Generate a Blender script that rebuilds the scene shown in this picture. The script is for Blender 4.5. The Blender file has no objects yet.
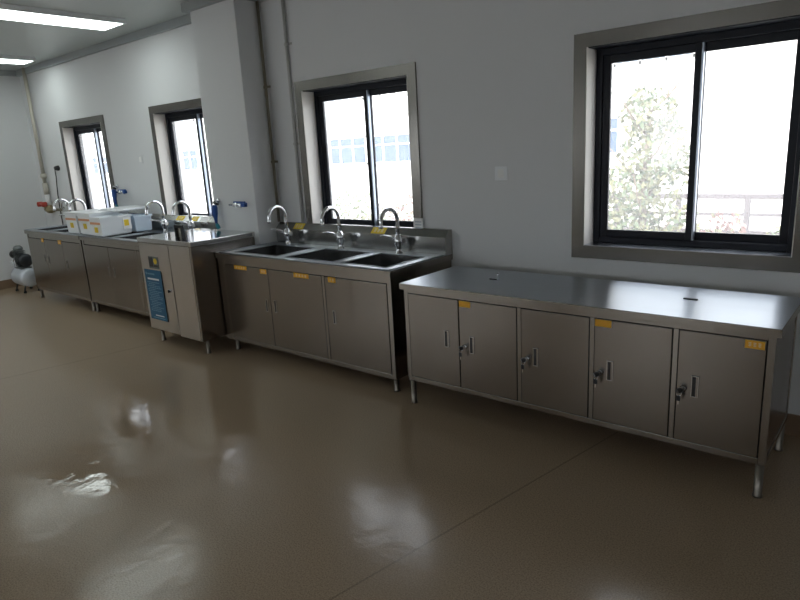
import bpy, bmesh, math, random
from mathutils import Vector, Matrix
random.seed(7)
S = bpy.context.scene
COL = S.collection
ORG = {}

# ------------------------------------------------------------------ materials
def mat(name, col, rough=.5, metal=0., bump=None, var=None, spec=None, coat=None, aniso=None, emis=None, trans=None):
    m = bpy.data.materials.new(name); m.use_nodes = True
    nt = m.node_tree; b = nt.nodes['Principled BSDF']
    b.inputs['Base Color'].default_value = (*col, 1)
    b.inputs['Roughness'].default_value = rough
    b.inputs['Metallic'].default_value = metal
    if spec is not None: b.inputs['Specular IOR Level'].default_value = spec
    if coat: b.inputs['Coat Weight'].default_value = coat; b.inputs['Coat Roughness'].default_value = .05
    if emis: b.inputs['Emission Color'].default_value = (*emis[0], 1); b.inputs['Emission Strength'].default_value = emis[1]
    if trans: b.inputs['Transmission Weight'].default_value = trans
    if aniso:                                  # brushed along x: reflections smear across the brushing
        b.inputs['Anisotropic'].default_value = aniso
        cx = nt.nodes.new('ShaderNodeCombineXYZ'); cx.inputs[1].default_value = 1
        nt.links.new(cx.outputs[0], b.inputs['Tangent'])
    tc = nt.nodes.new('ShaderNodeTexCoord')
    if var:                                    # (scale xyz, amount) blotchy tone of the thing itself
        mp = nt.nodes.new('ShaderNodeMapping'); mp.inputs['Scale'].default_value = var[0]
        nz = nt.nodes.new('ShaderNodeTexNoise'); nz.inputs['Scale'].default_value = 1; nz.inputs['Detail'].default_value = 4
        mx = nt.nodes.new('ShaderNodeMix'); mx.data_type = 'RGBA'
        d = var[1]
        mx.inputs[6].default_value = (*[c*(1-d) for c in col], 1); mx.inputs[7].default_value = (*[min(1, c*(1+d)) for c in col], 1)
        nt.links.new(tc.outputs['Object'], mp.inputs['Vector']); nt.links.new(mp.outputs[0], nz.inputs['Vector'])
        nt.links.new(nz.outputs['Fac'], mx.inputs[0]); nt.links.new(mx.outputs[2], b.inputs['Base Color'])
    if bump:                                   # (scale xyz, strength, distance)
        mp = nt.nodes.new('ShaderNodeMapping'); mp.inputs['Scale'].default_value = bump[0]
        nz = nt.nodes.new('ShaderNodeTexNoise'); nz.inputs['Scale'].default_value = 1; nz.inputs['Detail'].default_value = 3
        bp = nt.nodes.new('ShaderNodeBump'); bp.inputs['Strength'].default_value = bump[1]; bp.inputs['Distance'].default_value = bump[2]
        nt.links.new(tc.outputs['Object'], mp.inputs['Vector']); nt.links.new(mp.outputs[0], nz.inputs['Vector'])
        nt.links.new(nz.outputs['Fac'], bp.inputs['Height']); nt.links.new(bp.outputs[0], b.inputs['Normal'])
    return m

STEEL_C = (.30, .268, .235)
M = dict(
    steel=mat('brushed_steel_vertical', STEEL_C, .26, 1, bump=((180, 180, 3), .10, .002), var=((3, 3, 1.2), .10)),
    steel_top=mat('brushed_steel_worktop', (.46, .49, .53), .29, 1, var=((2, 8, 2), .08), aniso=1.0),
    steel_frame=mat('satin_steel_frame', (.36, .33, .295), .26, 1),
    steel_trim=mat('satin_steel_trim', (.215, .205, .188), .25, 1, bump=((3, 3, 3), .12, .01), var=((4, 4, 4), .10)),
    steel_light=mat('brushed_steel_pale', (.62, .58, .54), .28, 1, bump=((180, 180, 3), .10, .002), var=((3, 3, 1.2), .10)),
    splash=mat('backsplash_steel', (.40, .40, .385), .22, 1, bump=((3, 3, 3), .12, .01), var=((4, 4, 4), .10)),
    steel_edge=mat('steel_edge', (.55, .54, .52), .22, 1),
    leg=mat('leg_steel', (.22, .20, .175), .34, 1),
    basin=mat('basin_steel', (.40, .40, .40), .25, 1),
    chrome=mat('chrome', (.78, .79, .82), .07, 1),
    dark=mat('black_plastic', (.012, .012, .014), .35),
    void=mat('dark_recess', (.03, .028, .026), .6),  # near-black standing for shade in handle hollows and door gaps; also dark displays
    alu=mat('black_window_aluminium', (.008, .010, .017), .4, spec=.25),
    alu_edge=mat('grey_sash_edge', (.42, .47, .56), .3, .7),
    wall=mat('painted_wall', (.70, .71, .72), .75, bump=((6, 6, 6), .05, .01), var=((.8, .8, .8), .03)),
    sill=mat('polished_sill', (.62, .66, .74), .22, 1),
    steel_mirror=mat('polished_steel_top', (.52, .54, .56), .12, 1, bump=((3, 3, 3), .05, .004)),
    reveal=mat('reveal_paint', (.80, .76, .71), .4),
    ceil=mat('ceiling_panel', (.50, .54, .53), .32, var=((.5, 6, 1), .03)),
    crown=mat('ceiling_trim', (.36, .39, .40), .4),
    base=mat('baseboard', (.20, .13, .08), .45),
    pipe=mat('painted_pipe', (.52, .49, .42), .5),
    pipe_dark=mat('old_pipe', (.20, .18, .13), .5),
    pipe_wall=mat('pipe_wall_paint', (.50, .50, .49), .6),
    lamp=mat('lamp_diffuser', (.9, .9, .9), .5, emis=((.90, 1.0, .97), 2.8)),
    white=mat('white_plastic', (.82, .84, .86), .35),
    box=mat('milky_plastic', (.86, .90, .93), .3),
    box_blue=mat('bluish_plastic', (.68, .79, .90), .25),
    yellow=mat('yellow_label', (.80, .58, .03), .5),
    orange=mat('orange_label', (.86, .44, .03), .5),
    pale=mat('pale_print', (.90, .80, .62), .5),
    paper=mat('white_paper', (.85, .85, .84), .6),
    redp=mat('orange_red_print', (.72, .36, .20), .5),
    poster=mat('blue_poster', (.006, .10, .20), .4),
    poster_text=mat('poster_print', (.16, .30, .40), .4),
    blue=mat('blue_plastic', (.015, .08, .32), .35),
    teal=mat('teal_plastic', (.02, .22, .28), .4),
    red=mat('red_valve', (.45, .05, .03), .45),
    brass=mat('aged_brass', (.35, .30, .18), .4, .8),
    tank=mat('silver_tank', (.62, .66, .72), .35, .2),
    motor=mat('dark_motor', (.05, .055, .06), .4, .4),
    motor_grey=mat('grey_motor', (.17, .19, .19), .4, .4),
    rubber=mat('rubber', (.02, .02, .02), .7),
    facade=mat('pale_render', (.86, .85, .83), .8, var=((.4, .4, .4), .06)),
    fglass=mat('facade_glass', (.07, .105, .17), .6, spec=.1),
    fence=mat('fence_concrete', (.09, .075, .08), .8),
    bark=mat('bark', (.2, .15, .11), .85),
    leaf=mat('leaf_olive', (.20, .20, .10), .6, var=((6, 6, 6), .3)),
    leaf2=mat('leaf_green', (.13, .17, .09), .6, var=((6, 6, 6), .3)),
    leaf_red=mat('leaf_red', (.30, .16, .14), .6, var=((6, 6, 6), .3)),
    ground=mat('outdoor_paving', (.55, .53, .50), .9, var=((.5, .5, .5), .1)),
)
# glass: thin pane, mostly clear with a little dusty translucency added as bright haze
g = bpy.data.materials.new('window_glass'); g.use_nodes = True
nt = g.node_tree; nt.nodes.clear()
o_ = nt.nodes.new('ShaderNodeOutputMaterial'); t_ = nt.nodes.new('ShaderNodeBsdfTransparent'); t_.inputs[0].default_value = (.95, .96, .97, 1)
gl = nt.nodes.new('ShaderNodeBsdfGlossy'); gl.inputs['Roughness'].default_value = .02
lw = nt.nodes.new('ShaderNodeLayerWeight'); lw.inputs[0].default_value = .5
pw = nt.nodes.new('ShaderNodeMath'); pw.operation = 'POWER'; pw.inputs[1].default_value = 5; nt.links.new(lw.outputs['Facing'], pw.inputs[0])
fr = nt.nodes.new('ShaderNodeMath'); fr.operation = 'MULTIPLY_ADD'; fr.inputs[1].default_value = .96; fr.inputs[2].default_value = .04; nt.links.new(pw.outputs[0], fr.inputs[0])
tl = nt.nodes.new('ShaderNodeBsdfTranslucent'); tl.inputs[0].default_value = (.9, .9, .92, 1)
m1 = nt.nodes.new('ShaderNodeMixShader'); m2 = nt.nodes.new('ShaderNodeMixShader'); m2.inputs[0].default_value = .10
nt.links.new(t_.outputs[0], m2.inputs[1]); nt.links.new(tl.outputs[0], m2.inputs[2])
nt.links.new(fr.outputs[0], m1.inputs[0]); nt.links.new(m2.outputs[0], m1.inputs[1]); nt.links.new(gl.outputs[0], m1.inputs[2])
nt.links.new(m1.outputs[0], o_.inputs[0]); M['glass'] = g
# floor: glossy speckled vinyl, unevenly wiped and slightly wavy
def floor_mat():
    m = bpy.data.materials.new('vinyl_floor'); m.use_nodes = True
    nt = m.node_tree; b = nt.nodes['Principled BSDF']; L = nt.links.new
    tc = nt.nodes.new('ShaderNodeTexCoord')
    def noise(scale, detail, rough=.5, dist=0, vec=None):
        n = nt.nodes.new('ShaderNodeTexNoise'); n.inputs['Scale'].default_value = scale; n.inputs['Detail'].default_value = detail
        n.inputs['Roughness'].default_value = rough; n.inputs['Distortion'].default_value = dist
        L(vec or tc.outputs['Object'], n.inputs['Vector']); return n.outputs['Fac']
    def ramp(f, a, b_, ca, cb):
        r = nt.nodes.new('ShaderNodeMapRange'); r.inputs['From Min'].default_value = a; r.inputs['From Max'].default_value = b_
        r.inputs['To Min'].default_value = ca; r.inputs['To Max'].default_value = cb; L(f, r.inputs['Value']); return r.outputs[0]
    mx = nt.nodes.new('ShaderNodeMix'); mx.data_type = 'RGBA'
    mx.inputs[6].default_value = (.29, .212, .142, 1); mx.inputs[7].default_value = (.43, .328, .228, 1)
    L(ramp(noise(160, 2), .35, .65, 0, 1), mx.inputs[0])
    # seams between the sheets every two metres, running away from the wall
    sp = nt.nodes.new('ShaderNodeSeparateXYZ'); L(tc.outputs['Object'], sp.inputs[0])
    a = nt.nodes.new('ShaderNodeMath'); a.operation = 'ADD'; a.inputs[1].default_value = 38.488
    # the seam drifts a little
    wv = nt.nodes.new('ShaderNodeMath'); wv.operation = 'MULTIPLY_ADD'; wv.inputs[1].default_value = -.19
    L(sp.outputs['Y'], wv.inputs[0]); L(sp.outputs['X'], wv.inputs[2]); L(wv.outputs[0], a.inputs[0])
    md = nt.nodes.new('ShaderNodeMath'); md.operation = 'PINGPONG'; md.inputs[1].default_value = 2.0; L(a.outputs[0], md.inputs[0])
    ln = ramp(md.outputs[0], .003, .007, .72, 1)
    mul = nt.nodes.new('ShaderNodeMix'); mul.data_type = 'RGBA'; mul.blend_type = 'MULTIPLY'; mul.inputs[0].default_value = 1
    L(mx.outputs[2], mul.inputs[6]); L(ln, mul.inputs[7]); L(mul.outputs[2], b.inputs['Base Color'])
    sx = nt.nodes.new('ShaderNodeSeparateXYZ'); L(tc.outputs['Object'], sx.inputs[0])
    def math_(op, a_, b_):
        n = nt.nodes.new('ShaderNodeMath'); n.operation = op
        for i_, q in enumerate((a_, b_)):
            if hasattr(q, 'links'): L(q, n.inputs[i_])
            else: n.inputs[i_].default_value = q
        return n.outputs[0]
    # a freshly mopped wet patch in front of the sinks; scuffed and duller around it, with a few glossy streaks
    px_ = math_('ADD', sx.outputs['X'], .45); py_ = math_('MULTIPLY', math_('ADD', sx.outputs['Y'], -1.80), 1.35)
    ds = math_('SQRT', math_('ADD', math_('MULTIPLY', px_, px_), math_('MULTIPLY', py_, py_)), 0)
    ds = math_('ADD', ds, math_('MULTIPLY', math_('ADD', noise(1.6, 4, .6, .6), -.5), 1.1))
    far = ramp(ds, .80, .98, 0, 1)
    wet = ramp(noise(2.5, 4, .6, .8), .40, .70, .015, .06)
    dry = ramp(noise(6, 4, .7, 1.6), .64, .71, .19, .05)
    rmix = nt.nodes.new('ShaderNodeMix'); L(far, rmix.inputs[0]); L(wet, rmix.inputs[2]); L(dry, rmix.inputs[3]); L(rmix.outputs[0], b.inputs['Roughness'])
    b.inputs['IOR'].default_value = 1.45
    bp = nt.nodes.new('ShaderNodeBump'); bp.inputs['Strength'].default_value = .10; bp.inputs['Distance'].default_value = .02
    L(noise(9, 3, .5, .4), bp.inputs['Height'])
    b2 = nt.nodes.new('ShaderNodeBump'); b2.inputs['Strength'].default_value = .025; b2.inputs['Distance'].default_value = .004
    L(noise(120, 2), b2.inputs['Height']); L(bp.outputs[0], b2.inputs['Normal']); L(b2.outputs[0], b.inputs['Normal'])
    return m
M['floor'] = floor_mat()

# ------------------------------------------------------------------ builder
class MB:
    def __init__(s): s.bm = bmesh.new(); s.mats = []; s.done = s.bm.faces.layers.int.new('done')
    def _mi(s, m):
        if m not in s.mats: s.mats.append(m)
        return s.mats.index(m)
    def _fin(s, f0, m, smooth=False):
        i = s._mi(m)
        for f in s.new(): f.material_index = i; f.smooth = smooth; f[s.done] = 1
    def new(s): return [f for f in s.bm.faces if not f[s.done]]
    def box(s, x0, x1, y0, y1, z0, z1, m, bev=0, mtx=None, mtop=None):
        f0 = 0
        vs = [s.bm.verts.new((x, y, z)) for x in (x0, x1) for y in (y0, y1) for z in (z0, z1)]
        fs = [s.bm.faces.new([vs[i] for i in q]) for q in ((0, 1, 3, 2), (4, 6, 7, 5), (0, 4, 5, 1), (2, 3, 7, 6), (0, 2, 6, 4), (1, 5, 7, 3))]
        if bev:
            es = list({e for f in fs for e in f.edges})
            bmesh.ops.bevel(s.bm, geom=es, offset=bev, segments=2, profile=.5, affect='EDGES')
        if mtx is not None:
            for v in {v for f in s.new() for v in f.verts}: v.co = mtx @ v.co
        if mtop is not None:
            s.bm.normal_update(); i = s._mi(mtop); zm = (z0+z1)/2
            for f in s.new():
                if abs(f.normal.z) > .95 and f.calc_center_median().z > zm: f.material_index = i; f[s.done] = 1
        s._fin(f0, m); return s
    def tube(s, pts, r, m, n=10, caps=True):
        pts = [Vector(p) for p in pts]; rs = r if isinstance(r, (list, tuple)) else [r]*len(pts)
        f0 = len(s.bm.faces); rings = []; prev = None
        for i, p in enumerate(pts):
            t = (pts[min(i+1, len(pts)-1)] - pts[max(i-1, 0)]).normalized()
            if prev is None: a = t.orthogonal().normalized()
            else: a = (prev - t*prev.dot(t)).normalized()
            prev = a; b = t.cross(a)
            rings.append([s.bm.verts.new(p + (a*math.cos(k*2*math.pi/n) + b*math.sin(k*2*math.pi/n))*rs[i]) for k in range(n)])
        for A, B in zip(rings, rings[1:]):
            for k in range(n): s.bm.faces.new([A[k], A[(k+1) % n], B[(k+1) % n], B[k]])
        s._fin(f0, m, True)
        if caps:
            f1 = len(s.bm.faces); s.bm.faces.new(rings[0][::-1]); s.bm.faces.new(rings[-1]); s._fin(f1, m)
        return s
    def lathe(s, c, prof, m, n=20, axis='z'):
        c = Vector(c); ax = {'z': Vector((0, 0, 1)), 'y': Vector((0, 1, 0)), 'x': Vector((1, 0, 0))}[axis]
        pts = [c + ax*h for _, h in prof]
        f0 = len(s.bm.faces); a = ax.orthogonal().normalized(); b = ax.cross(a)
        rings = [[s.bm.verts.new(p + (a*math.cos(k*2*math.pi/n) + b*math.sin(k*2*math.pi/n))*max(r, 1e-4)) for k in range(n)] for p, (r, _) in zip(pts, prof)]
        for A, B in zip(rings, rings[1:]):
            for k in range(n): s.bm.faces.new([A[k], A[(k+1) % n], B[(k+1) % n], B[k]])
        s._fin(f0, m, True)
        f1 = len(s.bm.faces); s.bm.faces.new(rings[0][::-1]); s.bm.faces.new(rings[-1]); s._fin(f1, m)
        return s
    def slab(s, x0, x1, y0, y1, z0, z1, m, mtop, bev=.003):
        return s.box(x0, x1, y0, y1, z0, z1, m, bev, None, mtop)
    def quad(s, vs, m):
        f0 = len(s.bm.faces); s.bm.faces.new([s.bm.verts.new(v) for v in vs]); s._fin(f0, m); return s
    def leaf(s, p, d, size, m):
        d = Vector(d).normalized(); a = d.orthogonal().normalized(); a.rotate(Matrix.Rotation(random.random()*6.28, 3, d)); b = d.cross(a)
        p = Vector(p)
        return s.quad([p - a*size*.5, p + b*size*.28, p + a*size*.5, p - b*size*.28], m)
    XF = None
    def build(s, name, parent=None, recalc=True):
        if MB.XF is not None: bmesh.ops.transform(s.bm, matrix=MB.XF, verts=s.bm.verts[:])
        if recalc: bmesh.ops.recalc_face_normals(s.bm, faces=s.bm.faces[:])
        me = bpy.data.meshes.new(name); org = ORG.get(parent.name, Vector()) if parent else None
        if parent: 
            for v in s.bm.verts: v.co -= org
        else:
            co = [v.co for v in s.bm.verts]
            org = Vector(((min(c.x for c in co)+max(c.x for c in co))/2, (min(c.y for c in co)+max(c.y for c in co))/2, min(c.z for c in co)))
            for v in s.bm.verts: v.co -= org
        s.bm.to_mesh(me); s.bm.free()
        for m in s.mats: me.materials.append(m)
        o = bpy.data.objects.new(name, me); COL.objects.link(o)
        if parent: o.parent = parent
        else: o.location = org
        ORG[o.name] = org
        return o

def tag(o, label=None, cat=None, group=None, kind=None):
    if label: o['label'] = label
    if cat: o['category'] = cat
    if group: o['group'] = group
    if kind: o['kind'] = kind
    return o
def thing(name, loc, label=None, cat=None, group=None, kind=None):
    o = bpy.data.objects.new(name, None); COL.objects.link(o); o.location = loc; o.empty_display_size = .1
    ORG[o.name] = Vector(loc); return tag(o, label, cat, group, kind)
def arc(c, r, a0, a1, n, u, v):
    c, u, v = Vector(c), Vector(u), Vector(v)
    return [c + u*r*math.cos(a0+(a1-a0)*i/n) + v*r*math.sin(a0+(a1-a0)*i/n) for i in range(n+1)]

# ------------------------------------------------------------------ camera
cd = bpy.data.cameras.new('camera'); cam = bpy.data.objects.new('camera', cd); COL.objects.link(cam)
R = Vector((0.7694304684, 0.6364105902, -0.0543903935)); U = Vector((-0.1105512396, 0.2165577503, 0.9699902908)); B = Vector((0.6290907547, -0.7403271584, 0.2369821109))
mw = Matrix.Identity(4)
for i in range(3): mw[i][0], mw[i][1], mw[i][2] = R[i], U[i], B[i]
mw.translation = (0, -3.4691, 1.6054); cam.matrix_world = mw
cd.sensor_fit = 'HORIZONTAL'; cd.sensor_width = 36; cd.lens = 36*616.364/800; cd.clip_start = .05; cd.clip_end = 300
S.camera = cam

# ------------------------------------------------------------------ room shell
YW, T = .1745, .28          # inner face of the window wall, its thickness
XL, XR, YB, ZC = -9.8, 3.2, -7.5, 2.945
WZ0, WZ1 = .965, 2.118
WIN = [(-8.69, -7.62), (-6.40, -5.28), (-4.03, -2.905), (-1.568, -.462)]

w = MB(); m = M['wall']
xs = [XL] + [v for p in WIN for v in p] + [XR]
for i in range(0, len(xs), 2): w.box(xs[i], xs[i+1], YW, YW+T, -.02, ZC+.02, m)
for a, b in WIN:
    w.box(a, b, YW, YW+T, -.02, WZ0, m); w.box(a, b, YW, YW+T, WZ1, ZC+.02, m)
tag(w.build('wall_back'), kind='structure')
tag(MB().box(XL-.2, XL, YB, YW+T, -.02, ZC+.02, m).build('wall_left'), kind='structure')
tag(MB().box(XR, XR+.2, YB, YW+T, -.02, ZC+.02, m).build('wall_right'), kind='structure')
WIN_ADDED = [(-9.4, -7.7), (-7.3, -5.75), (-3.9, -1.9), (.4, 2.6)]      # unseen windows added behind the camera for fill daylight
w = MB(); xs = [XL-.2] + [v for p in WIN_ADDED for v in p] + [XR+.2]
for i in range(0, len(xs), 2): w.box(xs[i], xs[i+1], YB-T, YB, -.02, ZC+.02, m)
for a, b in WIN_ADDED: w.box(a, b, YB-T, YB, -.02, WZ0, m); w.box(a, b, YB-T, YB, WZ1, ZC+.02, m)
tag(w.build('wall_front'), kind='structure')
tag(MB().box(XL-.2, XR+.2, YB-.2, YW+T, -.2, 0, M['floor']).build('floor'), kind='structure')
c = MB().box(XL-.2, XR+.2, YB-.2, YW+T, ZC, ZC+.2, M['ceil'])
tag(c.build('ceiling'), kind='structure')
CX0, CX1, CY = -5.09, -4.455, -.1
tag(MB().box(CX0, CX1, CY, YW+.01, 0, ZC, m, .006).build('wall_column'), kind='structure')
def crown(name, x0, x1, y0, y1, dx, dy):
    b = MB()
    b.box(min(x0, x0), x1, y0, y1, ZC-.075, ZC, M['crown'], .004)
    tag(b.build(name), kind='structure')
crown('trim_1', XL, CX0-.05, YW-.05, YW, 0, 0)
crown('trim_2', CX0-.05, CX0, CY-.05, YW, 0, 0)
crown('trim_3', CX0, CX1, CY-.05, CY, 0, 0)
crown('trim_4', CX1, CX1+.05, CY-.05, YW, 0, 0)
crown('trim_5', CX1+.05, XR, YW-.05, YW, 0, 0)
crown('trim_6', XL, XL+.05, YB, YW-.05, 0, 0)
tag(MB().box(XL, XL+.012, YB, YW, 0, .12, M['base'], .003).build('baseboard_left'), kind='structure')
tag(MB().box(XL+.012, XR, YW-.012, YW, 0, .12, M['base'], .003).build('baseboard_back'), kind='structure')

# windows
def window(n, a, b):
    w_ = thing('window_%d' % n, ((a+b)/2, YW if MB.XF is None else YB, WZ0), kind='structure')
    tw = .078
    s = MB(); mt = M['steel_trim']; y0, y1 = YW-.014, YW
    # mitred surround: four trapezoids with thickness
    def trap(q):
        f0 = len(s.bm.faces)
        A = [s.bm.verts.new((x, y0, z)) for x, z in q]; Bv = [s.bm.verts.new((x, y1+.002, z)) for x, z in q]
        s.bm.faces.new(A); s.bm.faces.new(Bv[::-1])
        for k in range(4): s.bm.faces.new([A[k], Bv[k], Bv[(k+1) % 4], A[(k+1) % 4]])
        s._fin(f0, mt)
    O = [(a-tw, WZ0-tw), (b+tw, WZ0-tw), (b+tw, WZ1+tw), (a-tw, WZ1+tw)]; I = [(a, WZ0), (b, WZ0), (b, WZ1), (a, WZ1)]
    g_ = .0008
    for k in range(4):
        trap([O[k], O[(k+1) % 4], I[(k+1) % 4], I[k]])
    s.build('surround', w_)
    yf = YW+.12
    r = MB()
    r.box(a-.001, a+.004, y0, yf+.06, WZ0, WZ1, M['reveal']); r.box(b-.004, b+.001, y0, yf+.06, WZ0, WZ1, M['reveal'])
    r.box(a, b, y0, yf+.06, WZ0-.001, WZ0+.004, M['sill']); r.box(a, b, y0+.014, yf+.06, WZ1-.004, WZ1+.001, M['alu'])  # head lining coloured black to stand for its shaded underside
    r.build('reveal_lining', w_)
    f = MB(); k = M['alu']; z0, z1 = WZ0+.004, WZ1-.004; fw = .04
    f.box(a+.004, a+.004+fw, yf, yf+.08, z0, z1, k, .003); f.box(b-.004-fw, b-.004, yf, yf+.08, z0, z1, k, .003)
    f.box(a+.004+fw, b-.004-fw, yf, yf+.08, z0, z0+fw-.005, k, .003); f.box(a+.004+fw, b-.004-fw, yf, yf+.08, z1-fw, z1, k, .003)
    f.build('frame', w_)
    mid = (a+b)/2+.02
    for side in (0, 1):
        xa, xb = ((a+.004+fw, mid+.022) if side == 0 else (mid-.022, b-.004-fw))
        ya = yf+.012 if side == 0 else yf+.044
        sw = .045; za, zb = z0+fw-.005, z1-fw
        s = MB()
        s.box(xa, xa+sw, ya, ya+.024, za, zb, k, .002)
        if side == 0: s.box(xb-sw, xb-.011, ya, ya+.024, za, zb, k, .002); s.box(xb-.011, xb, ya-.001, ya+.026, za, zb, M['alu_edge'], .002)
        else: s.box(xb-sw, xb, ya, ya+.024, za, zb, k, .002)
        s.box(xa+sw, xb-sw, ya, ya+.024, za, za+sw, k, .002); s.box(xa+sw, xb-sw, ya, ya+.024, zb-sw, zb, k, .002)
        so = s.build('sash', w_)
        MB().box(xa+sw-.004, xb-sw+.004, ya+.010, ya+.014, za+sw-.004, zb-sw+.004, M['glass']).build('pane', so)
    if n == 2:
        MB().box(mid+.30, mid+.33, yf-.01, yf+.012, 1.50, 1.58, k, .004).build('latch', w_)
for i, (a, b) in enumerate(WIN): window(i+1, a, b)
MB.XF = Matrix(((1, 0, 0, 0), (0, -1, 0, YB+YW), (0, 0, 1, 0), (0, 0, 0, 1)))
for i, (a, b) in enumerate(WIN_ADDED): window(i+5, a, b)  # the added fill windows, out of view
MB.XF = None

# ------------------------------------------------------------------ shared small pieces
def sticker(parent, x0, x1, y, z0, z1, mt, name='label_sticker', marks=0, label=None, ink=None):
    b = MB(); b.box(x0, x1, y-.0012, y+.0005, z0, z1, mt)
    if marks:
        wd = (x1-x0)/(marks+1)
        for k in range(marks):
            xc = x0 + wd*(k+1); h = (z1-z0)
            zc = (z0+z1)/2
            for dz in (-.16, .02, .2): b.box(xc-wd*.30, xc+wd*.30, y-.0018, y-.001, zc+h*dz-h*.035, zc+h*dz+h*.035, ink or M['pale'])
            b.box(xc-wd*.05, xc+wd*.05, y-.0018, y-.001, zc-h*.26, zc+h*.28, ink or M['pale'])
    return tag(b.build(name, parent), label)
def recess_handle(parent, x, y, z, w_=.034, h=.10):
    b = MB(); c_ = M['steel_edge']; e = .006
    b.box(x-w_/2, x-w_/2+e, y-.004, y+.001, z-h/2, z+h/2, c_, .0015); b.box(x+w_/2-e, x+w_/2, y-.004, y+.001, z-h/2, z+h/2, c_, .0015)
    b.box(x-w_/2+e, x+w_/2-e, y-.004, y+.001, z-h/2, z-h/2+e, c_, .0015); b.box(x-w_/2+e, x+w_/2-e, y-.004, y+.001, z+h/2-e, z+h/2, c_, .0015)
    b.box(x-w_/2+e, x+w_/2-e, y-.001, y+.001, z-h/2+e, z+h/2-e, M['void'])
    b.box(x+w_/2-e-.007, x+w_/2-e, y-.003, y+.001, z-h/2+e, z+h/2-e, M['steel_frame'])
    return tag(b.build('handle', parent), 'small chrome recessed pull handle')
def faucet(parent, x, y, z, ang=0., tall=.34):
    """gooseneck tap: spout reaches out over the basin (towards -y)"""
    F = MB(); c_ = M['chrome']
    F.lathe((x, y, z), [(.030, 0), (.030, .006), (.023, .012), (.021, .05), (.028, .065), (.035, .085), (.035, .108), (.026, .128), (.0155, .145)], c_, 20)
    fo = tag(F.build('faucet', parent), 'chrome gooseneck faucet')
    d = Vector((math.sin(ang), -math.cos(ang), 0)); up = Vector((0, 0, 1)); r = .092
    top = z + tall - r
    pts = [Vector((x, y, z+.13)), Vector((x, y, z+.2)), Vector((x, y, top-.01))] + arc(Vector((x, y, top)) + d*r, r, math.pi, .0 - .12, 18, d, up)
    pts.append(pts[-1] + Vector((0, 0, -.015)) + d*.002)
    s = MB().tube(pts, .015, c_, 14); e = pts[-1]
    s.lathe(e + Vector((0, 0, -.012)), [(.013, 0), (.017, .002), (.017, .022), (.0145, .026)], c_, 16)
    s.build('spout', fo)
    l = MB().tube([(x+.02, y, z+.095), (x+.052, y-.004, z+.10)], [.015, .020], c_, 12)
    l.tube([(x-.012, y-.016, z+.105), (x-.035, y-.045, z+.128), (x-.06, y-.085, z+.142), (x-.075, y-.115, z+.145)], [.012, .010, .008, .006], c_, 10)
    l.build('lever', fo)
    return fo

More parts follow.
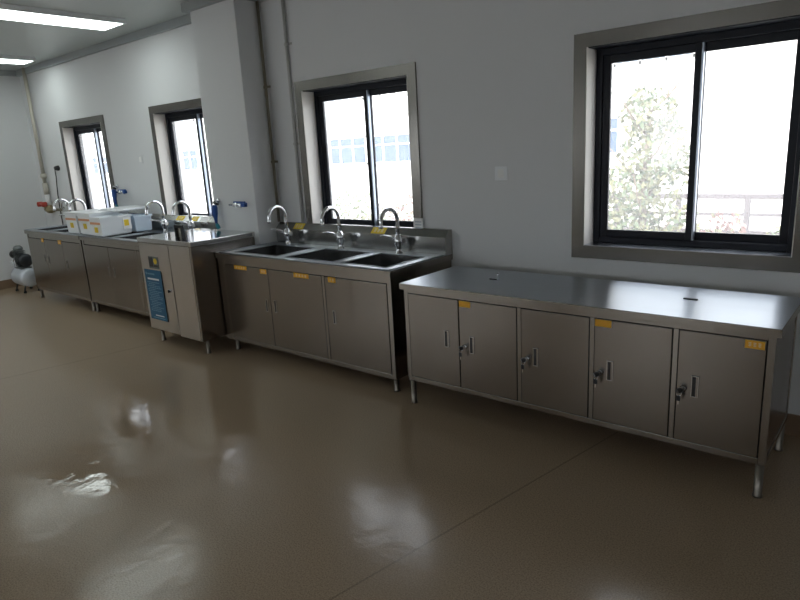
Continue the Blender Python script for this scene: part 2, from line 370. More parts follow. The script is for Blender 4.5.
def sink_unit(name, x0, x1, yf, yb, zt, zb, doors, basins, taps, label, stick=(), lip=.045, bs=.175, tapy=.01, handle=(.033, .10), ext=0):
    t = thing(name, ((x0+x1)/2, (yf+yb)/2, 0), label, 'sink', 'three-basin steel sink cabinets along the window wall')
    st, sf = M['steel'], M['steel_frame']
    yi = yf+.022; zr = zt-lip
    b = MB()       # carcass: sides, back, bottom, top rail, bottom rail, stiles
    b.box(x0+.012, x0+.032, yi, yb, zb, zr, st, .002); b.box(x1-.032, x1-.012, yi, yb, zb, zr, st, .002)
    b.box(x0+.032, x1-.032, yb-.02, yb, zb, zr, st); b.box(x0+.032, x1-.032, yi+.02, yb-.02, zb, zb+.02, st)
    b.box(x0+.032, x1-.032, yi, yi+.03, zr-.048, zr, sf, .002); b.box(x0+.032, x1-.032, yi, yi+.03, zb, zb+.032, sf, .002)
    edges = sorted({d[0] for d in doors} | {d[1] for d in doors})
    b.box(x0+.012, x0+.045, yi-.004, yi, zb, zr, sf, .001); b.box(x1-.045, x1-.012, yi-.004, yi, zb, zr, sf, .001)
    b.box(doors[2][0]-.028, doors[2][0]-.004, yi-.004, yi+.02, zb+.032, zr-.048, sf, .001)
    b.box(x0+.032, x1-.032, yi+.03, yi+.034, zb+.032, zr-.048, M['void'])
    if ext: b.box(x0-ext, x0+.012, yi-.004, yi+.03, zb, zr, st, .001); b.box(x0-ext, x0-ext+.02, yi+.03, -.112, zb, zr, st)
    b.build('cabinet_body', t)
    # deck with openings
    d = MB(); mt = M['steel_top']; by0, by1 = yf+.075, -.035
    zz = zt
    def dk(xa, xb, ya, yb_): d.box(xa, xb, ya, yb_, zz-.004, zz, mt)
    dk(x0, x1, yf, by0); dk(x0, x1, by1, yb)
    bx = sorted(basins); e = [x0] + [v for p in bx for v in p] + [x1]
    for k in range(0, len(e), 2): dk(e[k], e[k+1], by0, by1)
    d.box(x0, x1, yf, yf+.004, zr, zz, M['steel_frame'], .0015)
    d.box(x0, x0+.004, yf+.004, yb, zr, zz-.004, M['steel_frame']); d.box(x1-.004, x1, yf+.004, yb, zr, zz-.004, M['steel_frame'])
    if ext:                                     # the deck runs on to the taller cabinet, in front of the column
        d.box(x0-ext, x0, yf, -.112, zr, zz, M['steel_frame'], 0, None, mt)
    # raised drip rim round the edge
    d.tube([(x0+.006, yf+.006, zz+.002), (x1-.006, yf+.006, zz+.002)], .006, mt, 8); d.tube([(x0+.006, yf+.006, zz+.002), (x0+.006, yb-.03, zz+.002)], .006, mt, 8); d.tube([(x1-.006, yf+.006, zz+.002), (x1-.006, yb-.03, zz+.002)], .006, mt, 8)
    d.build('sink_deck', t)
    for xa, xb in bx:
        k = MB(); ms = M['basin']; dp = .22; q = .004; r_ = .006
        for p0, p1 in (((xa, by0), (xb, by0)), ((xb, by0), (xb, by1)), ((xb, by1), (xa, by1)), ((xa, by1), (xa, by0))):
            k.tube([(p0[0], p0[1], zz+.001), (p1[0], p1[1], zz+.001)], .005, M['steel_top'], 8)
        k.box(xa-q, xa, by0, by1, zz-dp, zz-.002, ms); k.box(xb, xb+q, by0, by1, zz-dp, zz-.002, ms)
        k.box(xa-q, xb+q, by0-q, by0, zz-dp, zz-.002, ms); k.box(xa-q, xb+q, by1, by1+q, zz-dp, zz-.002, ms)
        k.box(xa-q, xb+q, by0-q, by1+q, zz-dp-q, zz-dp, ms)
        ko = k.build('basin', t)
        MB().lathe(((xa+xb)/2, (by0+by1)/2, zz-dp), [(.045, 0), (.045, .004), (.03, .005), (.02, .002)], M['chrome'], 20).build('drain', ko)
    # backsplash: upright panel with a sloping, then flat cap against the wall
    s = MB(); prof = [(yb-.085, zt), (yb-.085, zt+bs-.05), (yb-.035, zt+bs), (yb, zt+bs), (yb, zt)]
    f0 = len(s.bm.faces); A = [s.bm.verts.new((x0, y, z)) for y, z in prof]; Bv = [s.bm.verts.new((x1, y, z)) for y, z in prof]
    s.bm.faces.new(A); s.bm.faces.new(Bv[::-1])
    for k in range(5): s.bm.faces.new([A[k], A[(k+1) % 5], Bv[(k+1) % 5], Bv[k]])
    s._fin(f0, M['splash']); so = s.build('backsplash', t)
    for xl in (x0+.04, x1-.04):
        for yl in (yi+.03, yb-.05):
            MB().lathe((xl, yl, 0), [(.022, 0), (.022, .012), (.0175, .02), (.0175, zb)], M['leg'], 14).build('leg', t)
    for i, (da, db, hx, hz) in enumerate(doors):
        D = MB(); za, zb_ = zb+.036, zr-.052
        D.box(da+.003, db-.003, yi-.006, yi+.014, za, zb_, st, .003)
        D.box(da+.003, db-.003, yi-.007, yi-.005, za, za+.004, sf)
        do = D.build('door', t)
        recess_handle(do, hx, yi-.006, hz, *handle)
        for (sx0, sx1, sz0, sz1, mk) in [q for q in stick if da <= (q[0]+q[1])/2 <= db]:
            sticker(do, sx0, sx1, yi-.006, sz0, sz1, M['orange'], marks=mk, label='small orange label')
    for fx in taps: faucet(t, fx, tapy, zt)
    return t, so

YF, YBK = -.5368, YW-.003
B0 = -4.445
sb, sbs = sink_unit('sink_cabinet', B0, -2.567, YF, YBK, .8507, .092,
    [(-4.41, -3.845, -3.892, .457), (-3.845, -3.235, -3.785, .462), (-3.205, -2.615, -3.128, .462)],
    [(-4.33, -3.79), (-3.69, -3.17), (-3.085, -2.665)], [-4.2, -3.55, -2.94],
    'steel sink cabinet with three gooseneck faucets below the window, beside the low storage cabinet',
    ext=.056, stick=[(-4.275, -4.11, .725, .757, 4), (-3.935, -3.86, .715, .752, 2), (-3.535, -3.37, .722, .756, 4), (-3.165, -3.09, .718, .756, 2)])
def slope_sticker(parent, zt, x0, x1, v0, v1, mt, label, marks=0, bs=.175):
    """label stuck on the sloping cap of a backsplash; v runs up the slope, in metres"""
    b = MB(); L_ = math.hypot(.05, .05)
    rx = Matrix.Translation((0, YBK-.085, zt+bs-.05)) @ Matrix.Rotation(math.radians(-45), 4, 'X')
    b.box(x0, x1, -.0012, .0004, v0, v1, mt, 0, rx)
    for k in range(marks):
        xc = x0+(x1-x0)*(k+1)/(marks+1); wd = (x1-x0)/(marks+1)*.3; h = v1-v0
        for q in (.3, .5, .7): b.box(xc-wd, xc+wd, -.0018, -.001, v0+h*q-h*.035, v0+h*q+h*.035, M['paper'], 0, rx)
    return tag(b.build('label_sticker', parent), label)
slope_sticker(sbs, .8507, -3.29, -3.145, .004, .062, M['yellow'], 'yellow label', 3)
slope_sticker(sbs, .8507, -4.215, -4.09, .004, .066, M['yellow'], 'yellow label', 3)
sd, sds = sink_unit('sink_cabinet', -7.087, -5.385, YF, YBK, .872, .115,
    [(-7.05, -6.485, -6.53, .51), (-6.485, -5.91, -6.415, .51), (-5.885, -5.425, -5.84, .52)],
    [(-6.99, -6.50), (-6.41, -5.94), (-5.85, -5.45)], [-6.22, -5.70],
    'steel sink cabinet between the far sink cabinet and the cabinet with the blue poster')
slope_sticker(sds, .872, -6.12, -5.98, .005, .062, M['yellow'], 'yellow label', 2)
slope_sticker(sds, .872, -5.83, -5.72, .005, .062, M['yellow'], 'yellow label', 2)
slope_sticker(sds, .872, -5.67, -5.52, .005, .062, M['paper'], 'white label')
se, ses = sink_unit('sink_cabinet', -8.654, -7.1, YF, YBK, .875, .115,
    [(-8.62, -8.13, -8.19, .545), (-8.13, -7.625, -8.08, .535), (-7.605, -7.135, -7.565, .51)],
    [(-8.56, -8.12), (-8.04, -7.62), (-7.54, -7.16)], [-8.54, -8.08],
    'far left steel sink cabinet nearest the end wall and the air compressor',
    stick=[(-8.20, -8.14, .745, .79, 2), (-7.72, -7.64, .745, .79, 1)])

# small white card standing at the foot of the window trim
cbt = MB(); cbt.box(-2.905, -2.815, YW-.018, YW-.0155, .992, 1.10, M['paper'])
for k in range(3): cbt.box(-2.89, -2.83, YW-.0185, YW-.0175, 1.025+k*.022, 1.032+k*.022, M['alu_edge'])
tag(cbt.build('paper_card'), 'small white printed card stuck low on the steel window trim above the near sink', 'card')

# ------------------------------------------------------------------ low storage cabinet
A0, A1, AY, AB, AZ = -2.4245, -.370, -.6184, 0.0, .80
t = thing('storage_cabinet', ((A0+A1)/2, (AY+AB)/2, 0), 'long low steel storage cabinet with five doors under the large window', 'cabinet')
st, sf = M['steel'], M['steel_frame']
b = MB(); yi = AY+.02; x0, x1, zb, zr = A0+.02, A1-.02, .164, .762
b.box(x0, x0+.03, yi, yi+.03, zb, zr, sf, .002); b.box(x1-.03, x1, yi, yi+.03, zb, zr, sf, .002)
b.box(x0+.03, x1-.03, yi, yi+.03, zb, zb+.03, sf, .002); b.box(x0+.03, x1-.03, yi, yi+.03, zr-.022, zr, sf, .002)
for xm in (-1.600, -1.188, -.7847-.004): b.box(xm-.012, xm+.012, yi, yi+.03, zb+.03, zr-.022, sf, .002)
b.box(x0+.004, x0+.02, yi+.03, AB-.02, zb+.02, zr, st); b.box(x1-.02, x1-.004, yi+.03, AB-.02, zb+.02, zr, st)
b.box(x0, x0+.03, yi+.03, AB-.02, zb, zb+.02, sf, .002); b.box(x1-.03, x1, yi+.03, AB-.02, zb, zb+.03, sf, .002)
b.box(x1-.03, x1, AB-.05, AB-.02, zb+.03, zr, sf, .002)
b.box(x0+.02, x1-.02, AB-.03, AB-.02, zb, zr, st); b.box(x0+.02, x1-.02, yi+.03, AB-.03, zb, zb+.016, st)
b.box(x0+.03, x1-.03, yi+.028, yi+.032, zb+.02, zr-.01, M['void'])
b.build('cabinet_body', t)
b = MB(); b.slab(A0, A1, AY, AB, AZ-.038, AZ, M['steel_frame'], M['steel_top'])
b.build('worktop', t)
for xl in (x0+.022, x1-.022):
    for yl in (yi+.022, AB-.045):
        MB().lathe((xl, yl, 0), [(.021, 0), (.021, .01), (.0185, .016), (.0185, zb)], M['leg'], 14).build('leg', t)
for i, (da, db, hx, lk) in enumerate([(x0+.032, -1.996, -2.085, None), (-1.994, -1.613, -1.906, -1.952), (-1.587, -1.201, -1.497, -1.545), (-1.175, -.802, -1.090, -1.136), (-.775, x1-.032, -.694, -.741)]):
    do = MB().box(da+.002, db-.002, yi-.004, yi+.016, zb+.033, zr-.025, st, .003).build('door', t)
    recess_handle(do, hx, yi-.004, .487 if i == 0 else .476, .034, .105)
    if lk:
        MB().lathe((lk, yi-.004, .462), [(.015, 0), (.015, -.006), (.011, -.012), (.010, -.014)], M['chrome'], 16, 'y').build('lock', do)
        kb = MB()
        kb.box(lk-.0015, lk+.0015, yi-.030, yi-.017, .457, .467, M['chrome'])
        kb.tube([(lk, yi-.030, .462), (lk-.006, yi-.036, .460), (lk-.016, yi-.046, .455)], [.010, .014, .012], M['dark'], 10)
        ko = kb.build('key')
        rank = ['second door from the left', 'middle door', 'fourth door from the left', 'rightmost door'][i-1]
        tag(ko, 'black-headed keys hanging in the lock of the low cabinet\'s %s' % rank, 'key', 'keys in the low cabinet doors')
        kr = MB(); kr.tube(arc((lk-.010, yi-.042, .444), .011, 0, 2*math.pi, 16, (1, 0, 0), (0, 0, 1)), .0012, M['chrome'], 6, False)
        kr.build('key_ring', ko)
        MB().box(lk-.020, lk-.002, yi-.046, yi-.040, .408, .434, M['dark'], .003).box(lk-.014, lk-.008, yi-.044, yi-.042, .390, .410, M['chrome']).build('spare_key', ko)
    if i == 1: sticker(do, da+.006, da+.082, yi-.004, .700, .735, M['orange'], marks=0, label='small orange label')
    if i == 3: sticker(do, da+.004, da+.086, yi-.004, .700, .735, M['orange'], marks=0, label='small orange label')
    if i == 4: sticker(do, db-.083, db-.008, yi-.004, .697, .733, M['orange'], marks=3, label='small orange label')
# two lift-up grips on the worktop
k = MB(); k.box(-1.975, -1.925, -.288, -.274, AZ, AZ+.006, M['dark'], .002)
ko = tag(k.build('grip'), 'tiny black grip with a chrome pin, left on the low cabinet worktop', 'grip', 'grips on the low cabinet worktop')
MB().lathe((-1.918, -.279, AZ), [(.008, 0), (.008, .004), (.006, .03), (.0075, .036), (.004, .042)], M['chrome'], 14).build('pin', ko)
k = MB(); k.box(-.853, -.785, -.278, -.262, AZ, AZ+.007, M['dark'], .002)
ko = tag(k.build('grip'), 'tiny flat black grip without a pin, right on the low cabinet worktop', 'grip', 'grips on the low cabinet worktop')

# ------------------------------------------------------------------ cabinet with the blue poster
H0, H1, HY, HB, HZ = -5.372, -4.505, -.7544, -.105, .968
t = thing('equipment_cabinet', ((H0+H1)/2, (HY+HB)/2, 0), 'deep steel equipment cabinet with a blue poster on its door, standing against the column', 'cabinet')
b = MB(); yi = HY+.012; zb = .115; zr = HZ-.045
b.box(H0+.012, H0+.03, yi, HB, zb, zr, st, .002); b.box(H1-.03, H1-.012, yi, HB, zb, zr, st, .002)
b.box(H0+.03, H1-.03, HB-.02, HB, zb, zr, st); b.box(H0+.03, H1-.03, yi+.02, HB-.02, zb, zb+.02, st)
b.box(H0+.03, H1-.03, yi+.02, yi+.03, zb+.02, zr, M['void'])
b.box(H1-.045, H1-.012, yi-.006, yi+.0, zb, zr, sf, .002)
b.build('cabinet_body', t)
b = MB(); b.slab(H0, H1, HY, HB, HZ-.045, HZ, M['steel_edge'], M['steel_mirror'], .006); to = b.build('top_panel', t)
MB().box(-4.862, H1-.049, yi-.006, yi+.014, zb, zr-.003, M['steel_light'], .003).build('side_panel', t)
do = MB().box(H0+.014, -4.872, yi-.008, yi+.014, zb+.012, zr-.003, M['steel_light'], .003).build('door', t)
yd = yi-.008
p_ = MB(); px0, px1, pz0, pz1 = -5.320, -5.035, .222, .685
p_.box(px0, px1, yd-.004, yd, pz0, pz1, M['poster'])
p_.box(px1, px1+.007, yd-.006, yd, pz0, pz1-.01, M['void'])  # dark strip standing for the shadow along the poster's right edge
tx = M['poster_text']; yy0, yy1 = yd-.0046, yd-.0038
p_.lathe((px0+.03, yd-.0038, pz1-.036), [(.013, 0), (.013, -.0008)], tx, 14, 'y')
p_.box(px0+.05, px0+.17, yy0, yy1, pz1-.045, pz1-.032, tx)
p_.box(px0+.04, px1-.05, yy0, yy1, pz1-.092, pz1-.076, M['paper'])
rr = random.Random(3); z = pz1-.115
while z > pz0+.07:
    x = px0+.03 + rr.choice((0, 0, .02)); xe = px1-.03 - rr.choice((0, .02, .05, .10))
    while x < xe:
        l = rr.uniform(.012, .04); p_.box(x, min(x+l, xe), yy0, yy1, z-.0035, z+.0035, tx); x += l+.006
    z -= .0165
p_.box(px0+.09, px1-.05, yy0, yy1, pz0+.036, pz0+.046, M['paper']); p_.box(px0+.05, px1-.04, yy0, yy1, pz0+.016, pz0+.023, tx)
tag(p_.build('poster', do), 'blue printed poster with lines of pale text')
q = MB(); q.box(-5.215, -5.055, yd-.006, yd, .70, .808, M['motor_grey'], .003); q.box(-5.207, -5.14, yd-.008, yd-.005, .715, .80, M['void'], .002); q.box(-5.13, -5.062, yd-.0075, yd-.005, .715, .735, M['void'])
q.lathe((-5.098, yd-.006, .768), [(.026, 0), (.026, -.003)], M['yellow'], 18, 'y')
tag(q.build('control_panel', do), 'dark control panel with a round yellow sticker')
MB().lathe((-4.912, yd, .52), [(.017, 0), (.017, -.008), (.012, -.016), (.011, -.018)], M['chrome'], 16, 'y').box(-4.914, -4.910, yd-.030, yd-.017, .508, .532, M['dark']).build('lock', do)
# arched black grip on the top
hx0, hx1, hy = -4.965, -4.845, -.60
q = MB(); kk = M['dark']
q.box(hx0, hx0+.022, hy-.012, hy+.012, HZ, HZ+.095, kk, .004); q.box(hx1-.022, hx1, hy-.012, hy+.012, HZ, HZ+.095, kk, .004); q.box(hx0, hx1, hy-.0125, hy+.0125, HZ+.082, HZ+.108, kk, .006)
q.box(hx0+.022, hx1-.022, hy+.004, hy+.008, HZ, HZ+.084, M['steel_frame'])
tag(q.build('grip', t), 'black arched grip on the top')
for xl in (H0+.10, H1-.035):
    for yl in (yi+.05, HB-.05):
        MB().lathe((xl, yl, 0), [(.02, 0), (.02, .01), (.0165, .018), (.0165, zb)], M['leg'], 14).build('leg', t)

# ------------------------------------------------------------------ boxes on the far sinks
def crate(x0, x1, y0, y1, z0, h, mt, label, rot=0, labels=(), side=None, lid=False):
    c_ = Vector(((x0+x1)/2, (y0+y1)/2, z0))
    rx = Matrix.Translation(c_) @ Matrix.Rotation(rot, 4, 'Z') @ Matrix.Translation(-c_)
    t = thing('plastic_box', c_, label, 'box', 'plastic boxes on the far sinks')
    b = MB(); e = .004; f0 = 0
    tp = .012
    vs_o = lambda z, g_: [(x0+g_, y0+g_, z), (x1-g_, y0+g_, z), (x1-g_, y1-g_, z), (x0+g_, y1-g_, z)]
    rings = [vs_o(z0, tp+.01), vs_o(z0+.01, tp), vs_o(z0+h-.02, .004), vs_o(z0+h-.02, -.006), vs_o(z0+h, -.006), vs_o(z0+h, .004), vs_o(z0+.012, tp+.005)]
    R_ = [[b.bm.verts.new(rx @ Vector(v)) for v in r] for r in rings]
    b.bm.faces.new(R_[0][::-1])
    for A, Bv in zip(R_, R_[1:]):
        for k in range(4): b.bm.faces.new([A[k], A[(k+1) % 4], Bv[(k+1) % 4], Bv[k]])
    b.bm.faces.new(R_[-1]); b._fin(0, mt)
    b.build('tub', t)
    if lid:
        l = MB().box(x0-.008, x1+.008, y0-.008, y1+.008, z0+h, z0+h+.012, M['white'], .004, rx); l.build('lid', t)
    for q in labels:
        l = MB(); lx0, lx1 = x0+.025, x1-.02; zc = z0+h
        l.box(lx0, lx1, y0-.003, y0+.004, zc-.075, zc-.052, M['redp'], 0, rx)
        wx = (lx0+lx1)/2; l.box(wx-.028, wx+.035, y0-.003+.002, y0+.008, zc-.16, zc-.105, M['yellow'], 0, rx)
        tag(l.build('label_sticker', t), 'red-orange strip and yellow square label')
    if side:
        l = MB(); ya, yb_ = side
        l.box(x1-.010, x1+.002, ya, yb_, z0+.05, z0+h-.03, M['paper'], 0, rx)
        l.box(x1-.008, x1+.0035, ya+.012, ya+.065, z0+.085, z0+.15, M['yellow'], 0, rx)
        tag(l.build('label_sticker', t), 'white label with a yellow square')
    return t
ZE = .885
crate(-7.46, -7.165, -.50, -.06, ZE, .225, M['box'], 'leftmost milky white plastic box across the two far sinks', labels=(1,), lid=True)
crate(-7.135, -6.83, -.50, -.06, ZE, .225, M['box'], 'second milky white plastic box from the left on the far sinks', labels=(1,), lid=True)
crate(-6.79, -6.53, -.53, -.19, ZE, .20, M['box'], 'nearest long milky plastic box with labels on its end and side', labels=(1,), side=(-.29, -.20))
crate(-6.73, -6.52, -.165, .04, ZE, .18, M['box_blue'], 'small bluish plastic box behind the nearest long plastic box', 0)
l = MB().box(-7.05, -6.62, -.30, .09, ZE+.238, ZE+.250, M['white'], .005).box(-7.03, -6.64, -.28, .07, ZE+.250, ZE+.262, M['white'], .004)
tag(l.build('tray'), 'flat white plastic tray lying on top of the second plastic box', 'tray')

# ------------------------------------------------------------------ air compressor
CXc, CYc = -9.27, -.42
t = thing('air_compressor', (CXc, CYc, 0), 'small air compressor with a silver tank and dark motor by the end wall', 'air compressor')
b = MB(); b.lathe((CXc-.21, CYc, .20), [(.03, 0), (.10, .012), (.125, .04), (.125, .38), (.10, .408), (.03, .42)], M['tank'], 26, 'x'); b.build('tank', t)
b = MB(); b.box(CXc-.10, CXc+.10, CYc-.07, CYc+.07, .318, .335, M['motor_grey'], .003); b.build('mounting_plate', t)
b = MB(); b.lathe((CXc-.02, CYc, .43), [(.05, 0), (.085, .008), (.085, .15), (.06, .17), (.02, .172)], M['motor'], 22, 'x')
for k in range(6): b.lathe((CXc+.0+k*.022, CYc, .43), [(.092, 0), (.092, .008)], M['motor'], 22, 'x')
b.build('motor', t)
b = MB(); b.box(CXc-.13, CXc-.03, CYc-.05, CYc+.05, .335, .50, M['motor_grey'], .01)
for k in range(6): b.box(CXc-.14, CXc-.02, CYc-.065, CYc+.065, .44+k*.02, .447+k*.02, M['motor_grey'])
b.lathe((CXc-.08, CYc, .56), [(.06, 0), (.06, .03), (.045, .05), (.03, .06)], M['motor_grey'], 18)
b.build('pump_head', t)
b = MB(); b.lathe((CXc-.20, CYc-.03, .50), [(.05, 0), (.055, .01), (.055, .05), (.04, .06)], M['dark'], 18, 'x'); b.tube([(CXc-.15, CYc-.03, .50), (CXc-.12, CYc-.02, .50)], .015, M['dark'], 8); b.build('air_filter', t)
b = MB(); b.tube([(CXc-.16, CYc-.05, .31), (CXc-.17, CYc-.06, .40), (CXc-.12, CYc-.06, .44)], .008, M['chrome'], 8); b.lathe((CXc-.17, CYc-.085, .38), [(.03, 0), (.03, .02)], M['white'], 16, 'y'); b.build('pressure_gauge', t)
for sx in (-.14, .14):
    for sy in (-.09, .09):
        b = MB(); b.tube([(CXc+sx, CYc+sy*.7, .12), (CXc+sx*1.05, CYc+sy, .03)], .011, M['motor'], 8); b.lathe((CXc+sx*1.05, CYc+sy, 0), [(.018, 0), (.02, .012), (.014, .032)], M['rubber'], 12); b.build('foot', t)

# ------------------------------------------------------------------ pipes and wall fittings
XP = -9.46; YP = YW-.055
t = thing('water_pipe', (XP, YP, 1.05), 'painted vertical water pipe with a red-handled valve in the far corner', 'pipe')
b = MB(); b.tube([(XP, YP, ZC-.001), (XP, YP, 1.40)], .024, M['pipe'], 14)
b.lathe((XP, YP, 1.48), [(.03, 0), (.042, .02), (.042, .05), (.03, .07)], M['pipe'], 16); b.tube([(XP, YP, 1.42), (XP, YP, 1.26)], .036, M['pipe'], 14); b.tube([(XP, YP, 1.26), (XP, YP, 1.10)], .03, M['paper'], 14)
b.build('riser', t)
b = MB(); b.lathe((XP, YP, 1.0), [(.03, 0), (.05, .02), (.055, .05), (.045, .09), (.03, .11)], M['brass'], 18); b.tube([(XP-.12, YP, 1.05), (XP+.13, YP, 1.05)], .034, M['brass'], 14); b.build('valve_body', t)
b = MB(); b.tube([(XP, YP-.04, 1.06), (XP, YP-.10, 1.14)], .012, M['brass'], 8); b.box(XP-.06, XP+.15, YP-.125, YP-.085, 1.125, 1.155, M['red'], .01); b.lathe((XP-.03, YP-.105, 1.10), [(.03, 0), (.038, .02), (.038, .05), (.03, .065)], M['red'], 12); b.lathe((XP+.12, YP-.105, 1.10), [(.03, 0), (.038, .02), (.038, .05), (.03, .065)], M['red'], 12); tag(b.build('valve_handle', t), 'red valve handle')
b = MB(); b.tube([(XP+.12, YP, 1.05), (XP+.38, YP, 1.05), (XP+.46, YP, 1.08)], .018, M['pipe_dark'], 10)
b.tube([(XP+.46, YP, 1.06)] + arc((XP+.56, YP-.02, 1.08), .09, math.pi, math.pi*.1, 12, (1, 0, 0), (0, 0, 1)), .014, M['chrome'], 10); b.build('branch', t)

t = tag(MB().lathe((-9.045, YW, 1.612), [(.035, 0), (.035, -.02), (.026, -.05), (.018, -.06)], M['dark'], 16, 'y').build('power_plug'), 'black plug in a wall socket with its cord hanging down, left of the far window', 'plug')
b = MB(); pts = [(-9.045, YW-.055, 1.595), (-9.06, YW-.05, 1.50), (-9.14, YW-.03, 1.37), (-9.20, YW-.015, 1.25), (-9.22, YW-.012, 1.10), (-9.22, YW-.012, .9), (-9.22, YW-.012, .62), (-9.22, YW-.02, .35), (-9.22, YW-.025, .15)]
b.tube(pts, .007, M['dark'], 8); b.build('power_cord', t)

def wall_pipe(x, y, r, z0, mt, clamps, label):
    t = thing('pipe', (x, y, z0), label, 'pipe', 'thin pipes on the wall by the column')
    MB().tube([(x, y, z0), (x, y, ZC-.001)], r, mt, 12).build('tube', t)
    for z in clamps:
        b = MB(); b.lathe((x, y, z-.012), [(r+.004, 0), (r+.006, .004), (r+.006, .02), (r+.004, .024)], mt, 14); b.box(x-.045, x+.05, y+r-.006, y+r+.002, z-.009, z+.009, mt, .002)
        b.build('clamp', t)
    return t
wall_pipe(-4.437, .125, .0125, 1.03, M['pipe_dark'], (2.19, 1.56), 'dark thin pipe with two clamps running up beside the column')
wall_pipe(-4.155, YW-.016, .0145, 1.03, M['pipe_wall'], (2.5, 1.7), 'wall-coloured thin pipe between the column and the near sink window')

def plate(x, z, w_, h, label, mt):
    t = tag(MB().box(x-w_/2, x+w_/2, YW-.009, YW, z-h/2, z+h/2, mt, .003).build('wall_switch'), label, 'switch')
    MB().box(x-w_*.24, x+w_*.24, YW-.012, YW-.008, z-h*.30, z+h*.30, M['paper'], .002).build('rocker', t)
    return t
plate(-2.151, 1.414, .092, .09, 'white square wall plate between the near sink window and the large window', M['white'])
plate(-6.82, 1.655, .09, .10, 'small wall plate between the two far windows', M['wall'])

def wall_valve(x0, x1, y, z, label):
    """horizontal cock with a blue lever, screwed to the wall"""
    t = thing('wall_valve', ((x0+x1)/2, y, z), label, 'valve', 'blue-levered wall valves')
    L_ = x1-x0
    b = MB(); yc = y-.05
    b.tube([(x0, yc, z), (x1, yc, z)], .011, M['chrome'], 12); b.lathe((x0+L_*.42, yc, z), [(.018, -.03), (.024, -.02), (.024, .02), (.018, .03)], M['chrome'], 14, 'x')
    b.tube([(x0+L_*.42, yc, z), (x0+L_*.42, y, z)], .013, M['chrome'], 10); b.lathe((x0+L_*.42, y, z), [(.03, 0), (.03, -.006), (.02, -.012)], M['chrome'], 16, 'y')
    b.build('valve_body', t)
    b = MB(); b.box(x0+L_*.30, x1-L_*.05, yc-.012, yc+.012, z+.018, z+.032, M['blue'], .004); b.box(x1-L_*.22, x1+.0, yc-.018, yc+.018, z-.016, z+.02, M['blue'], .005); b.tube([(x0+L_*.42, yc, z+.012), (x0+L_*.42, yc, z+.03)], .012, M['blue'], 10)
    b.build('lever', t)
    return t
wall_valve(-4.77, -4.53, CY, 1.205, 'small horizontal valve with blue lever on the front of the column')
wall_valve(-7.42, -7.19, YW, 1.293, 'small horizontal valve with blue lever beside the farthest window')
def hanging(x, y, zt, h, label):
    t = thing('spray_nozzle', (x, y, zt), label, 'spray nozzle', 'blue spray nozzles hanging on the wall')
    b = MB(); b.lathe((x, y, zt), [(.022, 0), (.022, -.012), (.012, -.02)], M['chrome'], 14, 'y'); b.tube([(x, y-.015, zt), (x, y-.05, zt), (x, y-.055, zt-.02)], .009, M['chrome'], 10); b.build('hook', t)
    b = MB(); b.tube([(x, y-.055, zt-.01), (x+.03, y-.06, zt-.02), (x+.075, y-.065, zt-.026)], [.014, .014, .010], M['dark'], 10); b.build('trigger', t)
    b = MB(); b.tube([(x, y-.055, zt-.035), (x-.004, y-.055, zt-.06), (x-.006, y-.055, zt-.11), (x-.004, y-.055, zt-.16), (x, y-.055, zt-h*.8)], [.022, .03, .028, .018, .012], M['blue'], 14); b.build('grip', t)
    b = MB(); b.tube([(x, y-.055, zt-h*.8), (x+.004, y-.05, zt-h*.9), (x+.006, y-.04, zt-h)], [.013, .02, .018], M['teal'], 12); b.build('hose_end', t)
    return t
hanging(-5.0, CY, 1.235, .255, 'blue spray nozzle hanging on the left edge of the column above the poster cabinet')
hanging(-7.47, YW, 1.36, .27, 'blue spray nozzle hanging beside the right trim of the farthest window')

# ------------------------------------------------------------------ ceiling lights
def lamp(x0, x1, y0, y1, label, on=True):
    t = thing('ceiling_light', ((x0+x1)/2, (y0+y1)/2, ZC), label, 'ceiling light', 'fluorescent ceiling lights')
    z1 = ZC; z0 = ZC-.045; b = MB(); e = .02
    b.box(x0-e, x0, y0-e, y1+e, z0, z1, M['white'], .002); b.box(x1, x1+e, y0-e, y1+e, z0, z1, M['white'], .002)
    b.box(x0, x1, y0-e, y0, z0, z1, M['white'], .002); b.box(x0, x1, y1, y1+e, z0, z1, M['white'], .002); b.box(x0, x1, y0, y1, z1-.01, z1, M['white'])
    b.build('housing', t)
    MB().box(x0, x1, y0, y1, z0+.002, z0+.010, M['lamp'] if on else M['white']).build('diffuser', t)
lamp(-6.36, -5.97, -1.46, -.25, 'long lit fluorescent light panel on the ceiling nearer the column')
lamp(-8.86, -8.53, -1.31, -.10, 'shorter-looking lit fluorescent light panel on the ceiling toward the end wall')
lamp(-6.36, -5.97, -4.4, -3.2, 'added unseen lit panel farther from the windows, nearer the middle of the room')  # fill panel added out of view to brighten the room
lamp(-8.86, -8.53, -4.4, -3.2, 'added unseen lit panel farther from the windows, by the end wall')  # second added fill panel, also out of view

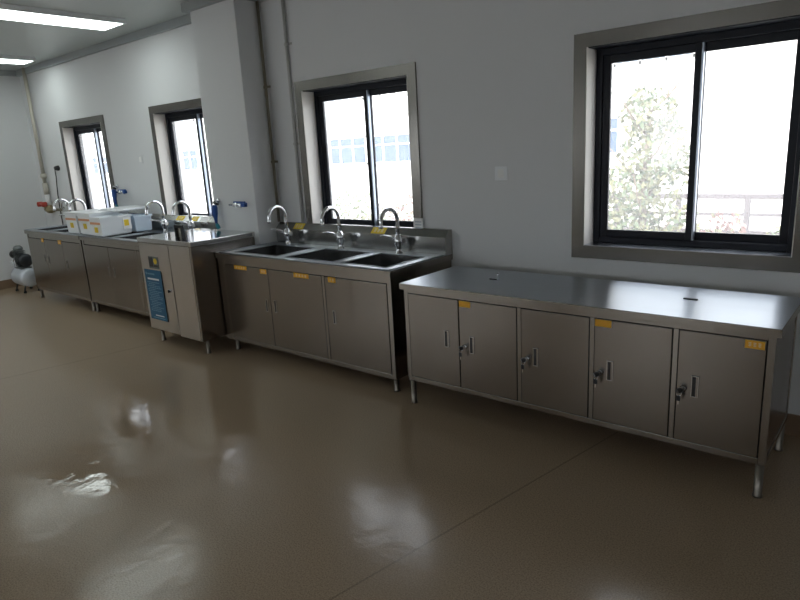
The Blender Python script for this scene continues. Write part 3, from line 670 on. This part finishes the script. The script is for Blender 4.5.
# ------------------------------------------------------------------ outside
GZ = -.6
tag(MB().box(-70, 30, .5, 40, GZ-.2, GZ, M['ground']).build('ground'), kind='structure')
t = thing('building', (-16, 13, GZ), 'pale office building seen through the windows across the yard', 'building')
b = MB(); BY = 13
b.box(-50, 8, BY, BY+8, GZ, 9, M['facade'])
for z in (2.75, 6.0): b.box(-50, 8, BY-.12, BY, z, z+.22, M['facade'])
b.build('wall', t)
for x in (-45, -40.6, -36.2, -31.8, -28.2, -24.6, -21.2, -17.7, -15.0, -8.75, 1.4, 5.0):
    for z0, z1 in ((1.15, 2.15), (3.35, 5.0)):
        if z0 > 3 and x == -8.75: x = -7.0
        f = MB(); x1_ = x+2.6
        f.box(x, x1_, BY-.03, BY+.02, z0, z1, M['fglass'])
        for k in range(5): f.box(x+k*(2.6-.07)/4, x+k*(2.6-.07)/4+.07, BY-.06, BY, z0, z1, M['facade'])
        f.box(x, x1_, BY-.06, BY, z0, z0+.07, M['facade']); f.box(x, x1_, BY-.06, BY, z1-.07, z1, M['facade']); f.box(x, x1_, BY-.055, BY, z0+(z1-z0)*.62, z0+(z1-z0)*.62+.05, M['facade'])
        f.build('window', t)
t = thing('fence', (-2, 7.2, GZ), 'pale post-and-rail fence beyond the shrubs outside the large window', 'fence')
MB().box(-7, 2, 7.15, 7.25, GZ, .10, M['fence']).build('low_wall', t)
MB().box(-7, 2, 7.17, 7.23, .58, .66, M['fence']).box(-7, 2, 7.18, 7.22, .32, .37, M['fence']).build('rail', t)
for k in range(10): MB().box(-7+k-.04, -7+k+.04, 7.16, 7.24, .10, .62, M['fence']).build('post', t)

def foliage(b, c_, rx, ry, rz, n, size, mats):
    for _ in range(n):
        while True:
            p = Vector((random.uniform(-1, 1), random.uniform(-1, 1), random.uniform(-1, 1)))
            if p.length < 1 and p.length > .25: break
        q = Vector((c_[0]+p.x*rx, c_[1]+p.y*ry, c_[2]+p.z*rz))
        b.leaf(q, (random.uniform(-1, 1), random.uniform(-1, 1), random.uniform(-.2, 1)), size*random.uniform(.6, 1.3), random.choice(mats))
def tree(x, y, h, label):
    t = thing('tree', (x, y, GZ), label, 'tree')
    tr = MB(); tr.tube([(x, y, GZ), (x+.03, y, GZ+.8), (x-.02, y+.02, GZ+1.6), (x+.05, y, GZ+h*.85)], [.07, .055, .04, .012], M['bark'], 9)
    for k in range(9):
        a = k*2.4; z = GZ+.9+k*.19
        tr.tube([(x, y, z), (x+math.cos(a)*.22, y+math.sin(a)*.22, z+.2), (x+math.cos(a)*.45, y+math.sin(a)*.45, z+.5)], [.022, .014, .006], M['bark'], 6)
    tr.build('trunk', t)
    f = MB(); lm = [M['leaf'], M['leaf'], M['leaf2']]
    for (dx, dy, dz, rx, rz, n) in [(-.15, 0, .95, .48, .42, 800), (.22, .1, 1.15, .40, .40, 620), (-.20, -.05, 1.55, .42, .36, 620), (.10, .05, 2.0, .40, .42, 620), (.02, 0, 2.45, .32, .30, 420), (.30, .05, 1.75, .22, .26, 120)]:
        foliage(f, (x+dx, y+dy, GZ+dz), rx, rx, rz, n, .085, lm)
    f.build('crown', t, False)
tree(-2.50, 4.0, 2.8, 'leafy olive-green young tree outside the left pane of the large window')
def shrub(x, y, h, r, mats, label):
    t = thing('shrub', (x, y, GZ), label, 'shrub', 'shrubs outside the windows')
    s = MB()
    for k in range(6):
        a = k*1.05; s.tube([(x, y, GZ), (x+math.cos(a)*r*.4, y+math.sin(a)*r*.4, GZ+h*.5), (x+math.cos(a)*r*.7, y+math.sin(a)*r*.7, GZ+h*.85)], [.016, .01, .005], M['bark'], 6)
    s.build('stems', t)
    f = MB(); foliage(f, (x, y, GZ+h*.58), r, r, h*.42, int(520*r/.45), .085, mats); f.build('leaves', t, False)
shrub(-1.84, 5.0, 1.30, .32, [M['leaf_red'], M['leaf_red'], M['leaf']], 'reddish shrub left of the green one outside the right pane of the large window')
shrub(-1.18, 5.05, 1.12, .30, [M['leaf'], M['leaf2']], 'low green shrub at the right end outside the large window')
shrub(-8.25, 5.0, 1.55, .75, [M['leaf'], M['leaf2'], M['leaf2']], 'wide green shrub outside the left pane of the near sink window')
shrub(-6.95, 5.2, 1.45, .5, [M['leaf'], M['leaf_red']], 'green and reddish shrub outside the right pane of the near sink window')

# ------------------------------------------------------------------ light
wd = bpy.data.worlds.new('sky'); S.world = wd; wd.use_nodes = True
nt = wd.node_tree; bg = nt.nodes['Background']
sky = nt.nodes.new('ShaderNodeTexSky'); sky.sky_type = 'HOSEK_WILKIE'; sky.turbidity = 6; sky.ground_albedo = .5
el, az = math.radians(42), math.radians(200)
sd_ = Vector((math.sin(math.radians(20))*math.cos(el)*-1, -math.cos(el)*math.cos(math.radians(20)), math.sin(el)))
sky.sun_direction = sd_
mx = nt.nodes.new('ShaderNodeMix'); mx.data_type = 'RGBA'; mx.inputs[0].default_value = .75; mx.inputs[7].default_value = (.92, .96, 1.0, 1)
nt.links.new(sky.outputs[0], mx.inputs[6]); nt.links.new(mx.outputs[2], bg.inputs[0]); bg.inputs[1].default_value = 2.2
sun = bpy.data.lights.new('sun', 'SUN'); sun.energy = 3.2; sun.angle = .01; sun.color = (1, .96, .9)
so = bpy.data.objects.new('sun', sun); COL.objects.link(so); so.rotation_euler = (-sd_).to_track_quat('-Z', 'Y').to_euler(); so.location = (0, 0, 12)

v = S.view_settings; S.display_settings.display_device = 'sRGB'
v.view_transform = 'Standard'; v.look = 'None'; v.gamma = 1; v.use_curve_mapping = False; v.exposure = 1.4
S.cycles.max_bounces = 10; S.cycles.diffuse_bounces = 6; S.cycles.glossy_bounces = 6; S.cycles.transparent_max_bounces = 12
S.cycles.sample_clamp_indirect = 8
